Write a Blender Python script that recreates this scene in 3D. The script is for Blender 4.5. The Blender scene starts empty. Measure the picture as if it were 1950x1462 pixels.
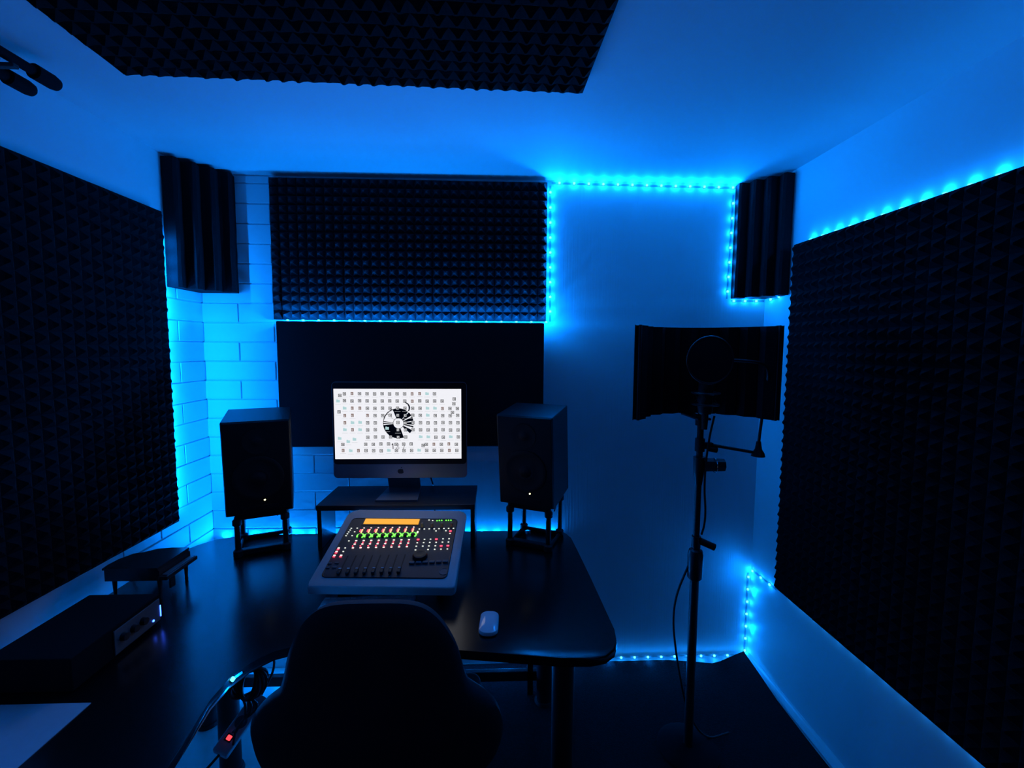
import bpy, bmesh, math, random
from mathutils import Vector, Matrix
from math import pi, sin, cos, radians as RAD

random.seed(7)
scn = bpy.context.scene
COL = scn.collection

# ------------------------------------------------------------------ camera
CAMZ = 1.576
F_PX, YAW, PITCH, ROLL = 850.0, .0378, .0812, .0051
_w = Vector((sin(YAW) * cos(PITCH), cos(YAW) * cos(PITCH), -sin(PITCH)))
_r0 = Vector((cos(YAW), -sin(YAW), 0))
_u0 = _r0.cross(_w)
_r = cos(ROLL) * _r0 + sin(ROLL) * _u0
_u = -sin(ROLL) * _r0 + cos(ROLL) * _u0
CAM = Vector((0, 0, CAMZ))
cd = bpy.data.cameras.new('camera')
cam = bpy.data.objects.new('camera', cd)
COL.objects.link(cam)
cd.sensor_fit = 'HORIZONTAL'
cd.sensor_width = 36.0
cd.lens = F_PX / 1950.0 * 36.0
cd.clip_start = .02
m = Matrix((_r, _u, -_w)).transposed().to_4x4()
m.translation = CAM
cam.matrix_world = m
scn.camera = cam

def ray(x, y):
    return _w + _r * ((x - 975) / F_PX) + _u * ((731 - y) / F_PX)

def on_plane(x, y, P0, N):
    d = ray(x, y)
    return CAM + d * ((P0 - CAM).dot(N) / d.dot(N))

# ------------------------------------------------------------------ world, exposure
wd = bpy.data.worlds.new('dim_red_fill')  # faint reddish fill light added through the open, unseen rear of the room
scn.world = wd
wd.use_nodes = True
bg = wd.node_tree.nodes['Background']
bg.inputs[0].default_value = (1.0, .30, .55, 1)
bg.inputs[1].default_value = .008
scn.view_settings.view_transform = 'Standard'
scn.view_settings.look = 'None'
scn.view_settings.exposure = 0.0
scn.view_settings.gamma = 1.0
scn.view_settings.use_curve_mapping = False
scn.cycles.use_denoising = True

LED_COL = (.0004, .205, 1.0)
LED_W = .50            # power of one LED of the strips

# ------------------------------------------------------------------ materials
def mat(name, col, rough=.5, metal=0, spec=.5, emit=None, estr=0, noise=None, bump=None, coat=0, coat_rough=.1):
    M = bpy.data.materials.new(name)
    M.use_nodes = True
    nt = M.node_tree
    b = nt.nodes['Principled BSDF']
    b.inputs['Base Color'].default_value = (*col, 1)
    b.inputs['Roughness'].default_value = rough
    b.inputs['Metallic'].default_value = metal
    b.inputs['Specular IOR Level'].default_value = spec
    if coat:
        b.inputs['Coat Weight'].default_value = coat
        b.inputs['Coat Roughness'].default_value = coat_rough
    if emit:
        b.inputs['Emission Color'].default_value = (*emit, 1)
        b.inputs['Emission Strength'].default_value = estr
    tc = None
    if noise or bump:
        tc = nt.nodes.new('ShaderNodeTexCoord')
    if noise:                       # (scale, amount, stretch xyz)
        mp = nt.nodes.new('ShaderNodeMapping')
        mp.inputs['Scale'].default_value = noise[2] if len(noise) > 2 else (1, 1, 1)
        nt.links.new(tc.outputs['Object'], mp.inputs[0])
        n = nt.nodes.new('ShaderNodeTexNoise')
        n.inputs['Scale'].default_value = noise[0]
        n.inputs['Detail'].default_value = 6
        nt.links.new(mp.outputs[0], n.inputs['Vector'])
        r = nt.nodes.new('ShaderNodeMapRange')
        r.inputs['To Min'].default_value = 1 - noise[1]
        r.inputs['To Max'].default_value = 1 + noise[1]
        nt.links.new(n.outputs['Fac'], r.inputs['Value'])
        mx = nt.nodes.new('ShaderNodeVectorMath')
        mx.operation = 'SCALE'
        mx.inputs[0].default_value = col
        nt.links.new(r.outputs[0], mx.inputs['Scale'])
        nt.links.new(mx.outputs[0], b.inputs['Base Color'])
    if bump:                        # (scale, strength, distance, stretch)
        mp = nt.nodes.new('ShaderNodeMapping')
        mp.inputs['Scale'].default_value = bump[3] if len(bump) > 3 else (1, 1, 1)
        nt.links.new(tc.outputs['Object'], mp.inputs[0])
        n = nt.nodes.new('ShaderNodeTexNoise')
        n.inputs['Scale'].default_value = bump[0]
        n.inputs['Detail'].default_value = 4
        nt.links.new(mp.outputs[0], n.inputs['Vector'])
        bp = nt.nodes.new('ShaderNodeBump')
        bp.inputs['Strength'].default_value = bump[1]
        bp.inputs['Distance'].default_value = bump[2]
        nt.links.new(n.outputs['Fac'], bp.inputs['Height'])
        nt.links.new(bp.outputs[0], b.inputs['Normal'])
    return M

M_wall = mat('white_wall_paint', (.72, .72, .74), .55, noise=(3, .04), bump=(60, .15, .002))
M_plaster = mat('combed_wall_paint', (.72, .72, .74), .5, noise=(3, .04), bump=(30, .35, .003, (6, 6, .12)))
M_brick = mat('painted_brick', (.72, .72, .74), .5, noise=(9, .05), bump=(45, .3, .003))
M_ceil = mat('white_ceiling_paint', (.72, .72, .74), .7, bump=(80, .15, .002))
M_floor = mat('pale_laminate', (.6, .58, .55), .28, noise=(2, .08, (1, 12, 1)))
M_trim = mat('white_gloss_trim', (.75, .75, .75), .3, noise=(8, .03))
M_carpet = mat('charcoal_carpet', (.034, .030, .034), .95, spec=.1, noise=(160, .5), bump=(220, .8, .006))
M_foam = mat('charcoal_foam', (.016, .009, .010), .95, spec=.12, noise=(120, .25), bump=(300, .4, .002))
M_foam2 = mat('black_foam', (.016, .009, .010), .95, spec=.12, noise=(90, .25), bump=(260, .4, .002))
M_fabric = mat('black_panel_fabric', (.012, .010, .013), .9, spec=.15, noise=(300, .3), bump=(400, .3, .001))
M_desk = mat('black_brown_laminate', (.010, .007, .007), .24, spec=.5, noise=(6, .4, (1, 14, 1)), bump=(90, .10, .0006, (1, 8, 1)))
M_blackwood = mat('black_vinyl_cabinet', (.018, .016, .018), .42, noise=(40, .3), bump=(120, .1, .001))
M_baffle = mat('black_satin_baffle', (.008, .007, .008), .5, noise=(60, .3))
M_cone = mat('black_cone', (.012, .011, .012), .6, noise=(60, .2))
M_blackplastic = mat('black_plastic', (.012, .011, .012), .4, noise=(50, .2))
M_blackmetal = mat('black_powder_coat', (.012, .011, .012), .45, spec=.5, noise=(70, .2))
M_chrome = mat('polished_steel', (.55, .55, .57), .18, metal=1, noise=(30, .05))
M_alu = mat('brushed_aluminium', (.32, .33, .35), .42, metal=.85, noise=(20, .06, (1, 20, 1)))
M_bezel = mat('black_glass_bezel', (.006, .006, .007), .35, noise=(30, .1))
M_screen = mat('lit_screen', (.02, .02, .02), .4, emit=(.93, .93, .98), estr=.95)
M_ink = mat('screen_black', (.004, .004, .006), .6)
M_iconink = mat('screen_icon_grey', (.01, .01, .01), .6, emit=(.12, .12, .13), estr=.6)
M_iconpaper = mat('screen_icon_paper', (.02, .02, .02), .6, emit=(.86, .86, .88), estr=.8)
M_folder = mat('screen_folder_teal', (.02, .02, .02), .6, emit=(.55, .82, .84), estr=.8)
M_doc = mat('screen_document_brown', (.01, .01, .01), .6, emit=(.32, .20, .17), estr=.7)
M_line = mat('screen_caption_grey', (.01, .01, .01), .6, emit=(.62, .62, .66), estr=.85)
M_shell = mat('mixer_grey_shell', (.46, .48, .47), .42, spec=.5, noise=(30, .06), bump=(200, .05, .0005))
M_mixpanel = mat('mixer_dark_panel', (.035, .037, .042), .5, noise=(50, .15))
M_btn = mat('grey_rubber_button', (.09, .10, .11), .5, noise=(40, .1))
M_knobtan = mat('tan_knob', (.32, .26, .16), .5, noise=(40, .1))
M_capwhite = mat('fader_cap_stripe', (.55, .55, .56), .5, noise=(40, .05))
M_orange = mat('amber_display', (.2, .1, .0), .4, emit=(1.0, .42, .03), estr=1.0)
M_lred = mat('red_indicator', (.2, .01, .02), .4, emit=(1.0, .04, .08), estr=3.6)
M_lpink = mat('pink_white_indicator', (.3, .2, .2), .4, emit=(1.0, .72, .68), estr=1.3)
M_lwhite = mat('white_indicator', (.3, .3, .3), .4, emit=(.95, 1.0, .86), estr=1.0)
M_lorange = mat('orange_indicator', (.3, .1, .05), .4, emit=(1.0, .42, .20), estr=1.9)
M_lgreen = mat('green_indicator', (.05, .3, .05), .4, emit=(.14, 1.0, .06), estr=2.6)
M_lyellow = mat('yellow_white_indicator', (.3, .3, .1), .4, emit=(1.0, .95, .45), estr=4.0)
M_lblue = mat('blue_indicator', (.05, .05, .3), .4, emit=(.03, .10, 1.0), estr=9.0)
M_switch = mat('red_rocker_switch', (.4, .02, .03), .4, emit=(1.0, .06, .08), estr=1.5)
M_ledtape = mat('led_tape', (.30, .30, .30), .5, noise=(40, .05))
M_led = mat('led_chip', (.5, .5, .5), .4, emit=(.12, 1.0, 1.0), estr=2.4)
M_white = mat('white_plastic', (.72, .72, .72), .3, noise=(40, .03))
M_mouse = mat('white_gloss_mouse', (.75, .75, .76), .12, coat=.6, noise=(20, .02))
M_key = mat('white_key_cap', (.74, .74, .75), .35, noise=(40, .03))
M_paper = mat('pale_grey_paper', (.60, .60, .62), .8, noise=(70, .06))
M_rubber = mat('black_rubber', (.012, .012, .012), .6, noise=(60, .2))
M_matte = mat('matte_black_case', (.010, .008, .009), .9, spec=.12, noise=(60, .2))
M_chair = mat('black_chair_fabric', (.016, .013, .016), .8, spec=.25, noise=(200, .3), bump=(350, .35, .001))
M_piano = mat('dark_piano_lacquer', (.035, .03, .028), .25, noise=(12, .2))
M_plate = mat('grey_faceplate', (.16, .16, .17), .45, metal=.4, noise=(40, .08))
M_apple = mat('emblem_black', (.006, .006, .007), .4, noise=(30, .1))

# ------------------------------------------------------------------ mesh helpers
class MB:
    def __init__(self):
        self.bm = bmesh.new()
    def box(self, c, s, rot=None, bev=0, seg=2):
        M = Matrix.Translation(Vector(c)) @ (rot.to_4x4() if rot else Matrix()) @ Matrix.Diagonal((s[0], s[1], s[2], 1))
        r = bmesh.ops.create_cube(self.bm, size=1, matrix=M)
        if bev:
            es = set()
            for v in r['verts']:
                es.update(v.link_edges)
            bmesh.ops.bevel(self.bm, geom=list(es), offset=bev, segments=seg, affect='EDGES', profile=.5)
        return self
    def cyl(self, a, b, r1, r2=None, seg=16):
        a, b = Vector(a), Vector(b)
        d = b - a
        q = Vector((0, 0, 1)).rotation_difference(d)
        M = Matrix.Translation((a + b) / 2) @ q.to_matrix().to_4x4()
        bmesh.ops.create_cone(self.bm, cap_ends=True, segments=seg, radius1=r1, radius2=r1 if r2 is None else r2, depth=d.length, matrix=M)
        return self
    def sphere(self, c, r, s=(1, 1, 1), seg=16):
        M = Matrix.Translation(Vector(c)) @ Matrix.Diagonal((s[0], s[1], s[2], 1))
        bmesh.ops.create_uvsphere(self.bm, u_segments=seg, v_segments=max(6, seg // 2), radius=r, matrix=M)
        return self
    def tube(self, pts, r, seg=8, closed=False, smooth=0):
        P = [Vector(p) for p in pts]
        for _ in range(smooth):
            Q = [] if closed else [P[0]]
            n = len(P)
            for i in range(n if closed else n - 1):
                A, B = P[i], P[(i + 1) % n]
                Q += [A.lerp(B, .25), A.lerp(B, .75)]
            if not closed:
                Q.append(P[-1])
            P = Q
        rings = []
        n = len(P)
        up = None
        for i, p in enumerate(P):
            t = (P[(i + 1) % n] - P[i - 1]) if closed else (P[min(i + 1, n - 1)] - P[max(i - 1, 0)])
            t.normalize()
            if up is None:
                up = Vector((0, 0, 1)) if abs(t.z) < .9 else Vector((1, 0, 0))
            up = (up - t * up.dot(t)).normalized()
            s = t.cross(up)
            rings.append([self.bm.verts.new(p + r * (cos(2 * pi * k / seg) * up + sin(2 * pi * k / seg) * s)) for k in range(seg)])
        for i in range(n if closed else n - 1):
            A, B = rings[i], rings[(i + 1) % n]
            for k in range(seg):
                self.bm.faces.new((A[k], A[(k + 1) % seg], B[(k + 1) % seg], B[k]))
        if not closed:
            self.bm.faces.new(rings[0][::-1])
            self.bm.faces.new(rings[-1])
        return self
    def prism(self, poly, f0, f1):
        """poly: list of 2D points; f0/f1 map (a,b) to 3D for the two caps"""
        A = [self.bm.verts.new(Vector(f0(*p))) for p in poly]
        B = [self.bm.verts.new(Vector(f1(*p))) for p in poly]
        n = len(poly)
        self.bm.faces.new(A[::-1])
        self.bm.faces.new(B)
        for i in range(n):
            self.bm.faces.new((A[i], A[(i + 1) % n], B[(i + 1) % n], B[i]))
        return self
    def lathe(self, prof, c=(0, 0, 0), q=None, seg=24):
        M = Matrix.Translation(Vector(c)) @ (q.to_matrix().to_4x4() if q else Matrix())
        rings = []
        for rr, z in prof:
            if rr < 1e-6:
                rings.append([self.bm.verts.new(M @ Vector((0, 0, z)))])
            else:
                rings.append([self.bm.verts.new(M @ Vector((rr * cos(2 * pi * k / seg), rr * sin(2 * pi * k / seg), z))) for k in range(seg)])
        for A, B in zip(rings, rings[1:]):
            for k in range(seg):
                a, b = A[k % len(A)], A[(k + 1) % len(A)]
                c2, d = B[(k + 1) % len(B)], B[k % len(B)]
                vs = []
                for v in (a, b, c2, d):
                    if v not in vs:
                        vs.append(v)
                if len(vs) > 2:
                    self.bm.faces.new(vs)
        return self
    def quad(self, a, b, c, d):
        self.bm.faces.new([self.bm.verts.new(Vector(p)) for p in (a, b, c, d)])
        return self
    def poly(self, pts):
        self.bm.faces.new([self.bm.verts.new(Vector(p)) for p in pts])
        return self
    def mesh(self, name, material, smooth=False):
        bmesh.ops.recalc_face_normals(self.bm, faces=self.bm.faces)
        me = bpy.data.meshes.new(name)
        self.bm.to_mesh(me)
        self.bm.free()
        me.materials.append(material)
        if smooth:
            for p in me.polygons:
                p.use_smooth = True
            try:
                me.set_sharp_from_angle(angle=RAD(40))
            except Exception:
                pass
        return me

def put(name, me, parent=None, loc=None, rot=None):
    o = bpy.data.objects.new(name, me)
    COL.objects.link(o)
    if parent is not None:
        o.parent = parent
    if loc is not None:
        o.location = loc
    if rot is not None:
        o.rotation_euler = rot
    return o

def part(name, mb, material, parent=None, loc=None, rot=None, smooth=False):
    return put(name, mb.mesh(name, material, smooth), parent, loc, rot)

def tag(o, label, cat, group=None):
    o['label'] = label
    o['category'] = cat
    if group:
        o['group'] = group
    return o

def thing(name, label, cat, loc=(0, 0, 0), rz=0, group=None):
    o = put(name, None, None, loc, (0, 0, rz))
    o.empty_display_size = .05
    return tag(o, label, cat, group)

def struct(name, mb, material):
    o = part(name, mb, material)
    o['kind'] = 'structure'
    return o

# ------------------------------------------------------------------ room
XL, XR, D, H, YN = -1.352, 1.300, 2.133, 2.35, -1.7
T = .12
PR = .005                      # bricks and plaster stand this far proud of the wall core
struct('floor', MB().box(((XL + XR) / 2, (YN + D) / 2, -T / 2), (XR - XL + 2 * T, D - YN + 2 * T, T)), M_floor)
struct('ceiling', MB().box(((XL + XR) / 2, (YN + D) / 2, H + T / 2), (XR - XL + 2 * T, D - YN + 2 * T, T)), M_ceil)
struct('wall_right', MB().box((XR + T / 2, (YN + D) / 2, H / 2), (T, D - YN + 2 * T, H)), M_wall)
wl = struct('wall_left', MB().box((XL - PR - T / 2, (YN + D) / 2, H / 2), (T, D - YN + 2 * T, H)), M_wall)
wb = struct('wall_back', MB().box(((XL + XR) / 2, D + PR + T / 2, H / 2), (XR - XL, T, H)), M_wall)

# plain painted plaster beside the bricks
XP = -.46
part('plaster_face', MB().box(((XP + XR) / 2, D + PR / 2, H / 2), (XR - XP, PR, H)), M_plaster, wb)
part('plaster_face', MB().box(((XL + XP) / 2, D + PR / 2, .305), (XP - XL, PR, .61)), M_plaster, wb)
YB = 1.62
part('plaster_face', MB().box((XL - PR / 2, (YN + YB) / 2, H / 2), (PR, YB - YN, H)), M_wall, wl)
part('plaster_face', MB().box((XL - PR / 2, (YB + D) / 2, (1.965 + H) / 2), (PR, D - YB, H - 1.965)), M_wall, wl)
part('plaster_face', MB().box((XL - PR / 2, (YB + D) / 2, .305), (PR, D - YB, .61)), M_wall, wl)

BL, BH, JT = .325, .0895, .0045
brick_cache = {}
def brick(parent, axis, a0, a1, z0, z1):
    L, h = a1 - a0 - JT, z1 - z0 - JT
    if L < .02 or h < .02:
        return
    key = (axis, round(L, 3), round(h, 3))
    if key not in brick_cache:
        s = (L, PR, h) if axis == 'x' else (PR, L, h)
        mb = MB().box((0, 0, 0), s, bev=.0022, seg=1)
        brick_cache[key] = mb.mesh('brick', M_brick)
    o = put('brick', brick_cache[key], parent)
    j = random.uniform(-.0006, .0006)
    if axis == 'x':
        o.location = ((a0 + a1) / 2, D + PR / 2 + j, (z0 + z1) / 2)
        o.rotation_euler = (random.uniform(-.012, .012), 0, random.uniform(-.004, .004))
    else:
        o.location = (XL - PR / 2 + j, (a0 + a1) / 2, (z0 + z1) / 2)
        o.rotation_euler = (0, random.uniform(-.012, .012), random.uniform(-.004, .004))

for k in range(-7, 14):
    zt = 1.775 - BH * k
    zb = max(zt - BH, .61)
    zt = min(zt, H - .002)
    if zt - zb < .03:
        continue
    # back wall
    x = -1.19 + (0 if k % 2 == 0 else BL / 2) - 4 * BL
    while x < XP:
        a0, a1 = max(x, XL - .008), min(x + BL, XP)
        x += BL
        if a1 <= XL + .03 or a0 >= XP:
            continue
        if a0 > -.93 and zb > 1.16:
            continue               # wholly behind the foam and the black panel
        brick(wb, 'x', a0, a1, zb, zt)
    # left wall
    if zt < 1.97:
        y = D - (BL if k % 2 == 0 else BL * .5)
        top = D + .008
        while top > YB + .03:
            brick(wl, 'y', max(y, YB), top, zb, zt)
            top, y = y, y - BL

def trim(name, mb, m=M_trim):
    o = part(name, mb, m)
    o['kind'] = 'structure'
    return o
qr = [(0, 0)] + [(.030 * cos(a), .030 * sin(a)) for a in [i * pi / 12 for i in range(7)]]
trim('baseboard_right', MB().prism(qr, lambda a, b: (XR - a, YN, b), lambda a, b: (XR - a, D - .01, b)))
trim('baseboard_back', MB().box((-.55, D - .007, .05), (1.5, .014, .10), bev=.003))

# ------------------------------------------------------------------ LED strips
led_me = MB().box((0, 0, .003), (.010, .010, .006), bev=.0022, seg=2).mesh('led', M_led)
def led_strip(label, pts, n, first, pitch, count=None, watt=LED_W, mode='mix', off=.0085):
    """tape along polyline pts on a surface with normal n; leds every pitch metres from 'first'"""
    pts = [Vector(p) for p in pts]
    n = Vector(n).normalized()
    root = thing('led_strip', label, 'light strip', pts[0], group='blue LED strips')
    mb = MB()
    o0 = pts[0]
    segs = []
    for A, B in zip(pts, pts[1:]):
        t = (B - A).normalized()
        s = t.cross(n).normalized() * .004
        a, b = A - o0, B - o0
        h = n * .0012
        mb.prism([(0, 0), (1, 0), (1, 1), (0, 1)],
                 lambda u, v: a.lerp(b, u) + s * (2 * v - 1),
                 lambda u, v: a.lerp(b, u) + s * (2 * v - 1) + h)
        segs.append((A, B, (B - A).length))
    part('tape', mb, M_ledtape, root)
    q = Vector((0, 0, 1)).rotation_difference(n)
    d = first
    tot = sum(s[2] for s in segs)
    k = 0
    while d <= tot + 1e-6 and (count is None or k < count):
        e = d
        for A, B, L in segs:
            if e <= L + 1e-6:
                break
            e -= L
        p = A.lerp(B, min(1, e / L)) - o0
        o = put('led', led_me, root, p + n * .0012)
        o.rotation_mode = 'QUATERNION'
        o.rotation_quaternion = q
        kinds = []
        if mode != 'spot':
            kinds.append(('POINT', watt * (1 if mode == 'point' else .40)))
        if mode in ('spot', 'all') or (mode == 'mix' and k % 3 == 1):
            kinds.append(('SPOT', watt * (4.2 if mode == 'mix' else 1.35)))
        for kind, w_ in kinds:               # the light of the diodes: a weak halo and a strong forward beam
            ld = bpy.data.lights.new('led_light', kind)
            ld.energy = w_
            ld.color = LED_COL
            ld.shadow_soft_size = .0035
            if kind == 'SPOT':
                ld.spot_size = RAD(178)
                ld.spot_blend = 1.0
            lo = put('led_light', ld, root, p + n * (.0036 + off))
            lo.rotation_mode = 'QUATERNION'
            lo.rotation_quaternion = Vector((0, 0, -1)).rotation_difference(n)
        d += pitch
        k += 1
    return root

PT = .0684
led_strip('blue LED strip along the ceiling edge between the large wall foam and the corner foam',
          [(.262, D - .001, 2.338), (1.13, D - .001, 2.332)], (0, -1, 0), .034, PT, watt=LED_W * 1.2, mode='all')
led_strip('vertical blue LED strip down the right edge of the large wall foam',
          [(.254, D - .001, 2.325), (.260, D - .001, 1.70)], (0, -1, 0), .03, PT, watt=LED_W * 1.25, mode='all')
led_strip('blue LED strip lying on the top edge of the flat black wall panel',
          [(.245, 2.053, 1.689), (-.985, 2.053, 1.689)], (0, 0, 1), .012, PT, watt=LED_W * 3.2, mode='point')
led_strip('vertical blue LED strip down the left edge of the blue-lit wedge corner foam',
          [(1.122, D - .001, 2.30), (1.112, D - .001, 1.815)], (0, -1, 0), .04, PT, watt=LED_W * .8, mode='all')
led_strip('short blue LED strip under the bottom of the wedge corner foam',
          [(1.135, D - .001, 1.805), (XR - .004, D - .001, 1.806)], (0, -1, 0), .01, .055, watt=LED_W * .6)
led_strip('two-light tail of blue LED strip on the wall under the wedge corner foam',
          [(XR - .001, 2.10, 1.806), (XR - .001, 1.985, 1.818)], (-1, 0, 0), .02, .062, watt=LED_W * .4)
led_strip('blue LED strip running along the top edge of the huge wall foam panel',
          [(XR - .012, 1.87, 2.019), (XR - .012, -.9, 2.019)], (0, 0, 1), .05, PT * 1.0, watt=LED_W * .29, mode='point')
led_strip('blue LED strip running along the bottom edge of the huge wall foam panel',
          [(XR - .016, 1.86, .498), (XR - .016, -.9, .498)], (0, 0, -1), .03, PT, watt=LED_W * .025, mode='point')
led_strip('three-light tail of blue LED strip between corner and huge foam panel',
          [(XR - .001, 2.125, .462), (XR - .001, 1.93, .470)], (-1, 0, 0), .01, .07, watt=LED_W * .5)
led_strip('vertical blue LED strip in the lower corner beside the curled carpet',
          [(1.284, D - .001, .445), (1.284, D - .001, .02)], (0, -1, 0), .02, .0655, watt=LED_W * .36)
led_strip('blue LED strip along the foot of the back wall',
          [(1.275, D - .015, .018), (.20, D - .015, .018)], (0, -1, 0), .02, PT, watt=LED_W * .30)
led_strip('blue LED strip on the skirting under the desk',
          [(.18, D - .0145, .106), (-1.30, D - .0145, .106)], (0, -.3, 1), .02, PT * 1.5, watt=LED_W * 2.4)
led_strip('blue LED strip on the wall behind the back edge of the desk',
          [(-1.32, D - .001, .640), (.30, D - .001, .640)], (0, -.35, .94), .03, PT, watt=LED_W * 3.0, mode='spot')
led_strip('vertical blue LED strip on the far side of the tall foam panel by the desk',
          [(XL + .022, 1.8625, .87), (XL + .022, 1.8625, 2.02)], (.35, .94, 0), .03, PT, watt=LED_W * 2.2, mode='spot')
tail = led_strip('loose end of blue LED strip peeking over the desk behind the speaker cable',
          [(-.983, D - .004, .66), (-.983, D - .004, .692)], (0, -1, 0), .029, .5, watt=LED_W * .5)

# ------------------------------------------------------------------ pyramid foam
def foam_mesh(name, nu, nv, pu, pv, base, amp, M=M_foam):
    """local x: u, local y: v, local z: out of the wall"""
    rnd = random.Random(nu * 31 + nv)
    V, Fc = [], []
    def val(i, j):
        return V_idx[(i, j)]
    V_idx = {}
    for j in range(nv + 1):
        for i in range(nu + 1):
            V_idx[(i, j)] = len(V)
            V.append((i * pu, j * pv, base + rnd.uniform(0, .0015)))
    for j in range(nv):
        for i in range(nu):
            cx, cy = (i + .5) * pu + rnd.uniform(-.0012, .0012), (j + .5) * pv + rnd.uniform(-.0012, .0012)
            z = base + amp + rnd.uniform(-.002, .002)
            t = .13
            ids = []
            for sx, sy in ((-1, -1), (1, -1), (1, 1), (-1, 1)):
                ids.append(len(V))
                V.append((cx + sx * pu * t * .5, cy + sy * pv * t * .5, z))
            c = [val(i, j), val(i + 1, j), val(i + 1, j + 1), val(i, j + 1)]
            # concave flanks: an extra ring half way up
            mid = []
            for (sx, sy) in ((-1, -1), (1, -1), (1, 1), (-1, 1)):
                mid.append(len(V))
                V.append((cx + sx * pu * .27, cy + sy * pv * .27, base + amp * .46))
            for q in range(4):
                q2 = (q + 1) % 4
                Fc.append((c[q], c[q2], mid[q2], mid[q]))
                Fc.append((mid[q], mid[q2], ids[q2], ids[q]))
            Fc.append(tuple(ids))
    # sides and back
    b0 = len(V)
    for (x, y) in ((0, 0), (nu * pu, 0), (nu * pu, nv * pv), (0, nv * pv)):
        V.append((x, y, 0))
    Fc.append((b0 + 3, b0 + 2, b0 + 1, b0))
    Fc.append((b0, b0 + 1) + tuple(val(i, 0) for i in range(nu, -1, -1)))
    Fc.append((b0 + 1, b0 + 2) + tuple(val(nu, j) for j in range(nv, -1, -1)))
    Fc.append((b0 + 2, b0 + 3) + tuple(val(i, nv) for i in range(nu + 1)))
    Fc.append((b0 + 3, b0) + tuple(val(0, j) for j in range(nv + 1)))
    me = bpy.data.meshes.new(name)
    me.from_pydata(V, [], Fc)
    me.materials.append(M)
    me.update()
    return me

def foam(label, origin, ux, vy, nz, nu, nv, base=.018, amp=.036, pitch_u=.04, pitch_v=.04, M=M_foam):
    o = put('foam_panel', foam_mesh('foam_panel', nu, nv, pitch_u, pitch_v, base, amp, M))
    M = Matrix((Vector(ux), Vector(vy), Vector(nz))).transposed().to_4x4()
    M.translation = Vector(origin)
    o.matrix_world = M
    return tag(o, label, 'foam panel', 'pyramid acoustic foam panels')

M_foam_main = mat('charcoal_foam_lifted', (.020, .012, .015), .95, spec=.25, noise=(120, .25), bump=(300, .4, .002))  # charcoal foam with lightened colour, so rows above the LED strip look brighter lit
foam('wide charcoal pyramid foam panel on the back wall above the monitor', (-1.018, D - .001, 1.700), (1, 0, 0), (0, 0, 1), (0, -1, 0), 31, 16, .022, .034, 1.256 / 31, .632 / 16, M_foam_main)
foam('tall charcoal pyramid foam panel on the wall over the small piano', (XL + .003, 1.172, .848), (0, 1, 0), (0, 0, 1), (1, 0, 0), 17, 31, .032, .016, .688 / 17, 1.256 / 31)
foam('huge dark pyramid foam panel on the wall beside the microphone stand', (XR - .001, 1.893, .500), (0, -1, 0), (0, 0, 1), (-1, 0, 0), 68, 37, .030, .020, 2.77 / 68, 1.517 / 37)
foam('square dark pyramid foam panel fixed to the ceiling', (-1.012, 1.318, H - .001), (.99969, .025, 0), (.025, -.99969, 0), (0, 0, -1), 31, 31, .036, .014, 1.264 / 31, .04)

# wedge foam across the two upper corners
def wedge(label, A, B, corner, z0, z1, n, amp, flats):
    A, B, C = Vector(A), Vector(B), Vector(corner)
    t = (B - A)
    L = t.length
    t.normalize()
    nrm = Vector((t.y, -t.x))
    if nrm.y > 0:
        nrm = -nrm
    pts = []
    step = L / n
    for k in range(n):
        s = k * step
        for f, hgt in ((0, 0), (.14, .25), (.42, 1), (.62, 1), (.9, .2)):
            p = A + t * (s + f * step) + nrm * (hgt * amp)
            pts.append((p.x, p.y))
    pts.append((B.x, B.y))
    pts.append((C.x, C.y))
    rnd = random.Random(n)
    mb = MB()
    layers = 9
    rings = []
    for i in range(layers + 1):
        z = z0 + (z1 - z0) * i / layers
        rings.append([mb.bm.verts.new((p[0] + rnd.uniform(-.0015, .0015) * (j < len(pts) - 1), p[1] + rnd.uniform(-.0015, 0) * (j < len(pts) - 1), z)) for j, p in enumerate(pts)])
    n2 = len(pts)
    for a, b in zip(rings, rings[1:]):
        for j in range(n2):
            mb.bm.faces.new((a[j], a[(j + 1) % n2], b[(j + 1) % n2], b[j]))
    mb.bm.faces.new(rings[0][::-1])
    mb.bm.faces.new(rings[-1])
    o = part('corner_foam', mb, M_foam2)
    return tag(o, label, 'foam panel', 'wedge foam across the upper corners')
wedge('dark wedge-ridged corner foam beside the painted bricks', (XL + .004, 1.915), (-1.178, D - .006), (XL + .004, D - .006), 1.818, H - .012, 4, .035, 0)
wedge('wedge-ridged corner foam edged by LED lights', (1.128, D - .006), (XR - .004, 1.955), (XR - .004, D - .006), 1.815, H - .012, 4, .030, 0)

# flat black panel under the wide foam
t = thing('wall_panel', 'flat black fabric panel on the wall behind the monitor', 'panel', (-.376, D, 1.12))
part('fabric_face', MB().box((0, -.058, .284), (1.196, .082, .568), bev=.004), M_fabric, t)
part('backing_frame', MB().box((0, -.009, .284), (1.17, .016, .54)), M_blackmetal, t)

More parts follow.
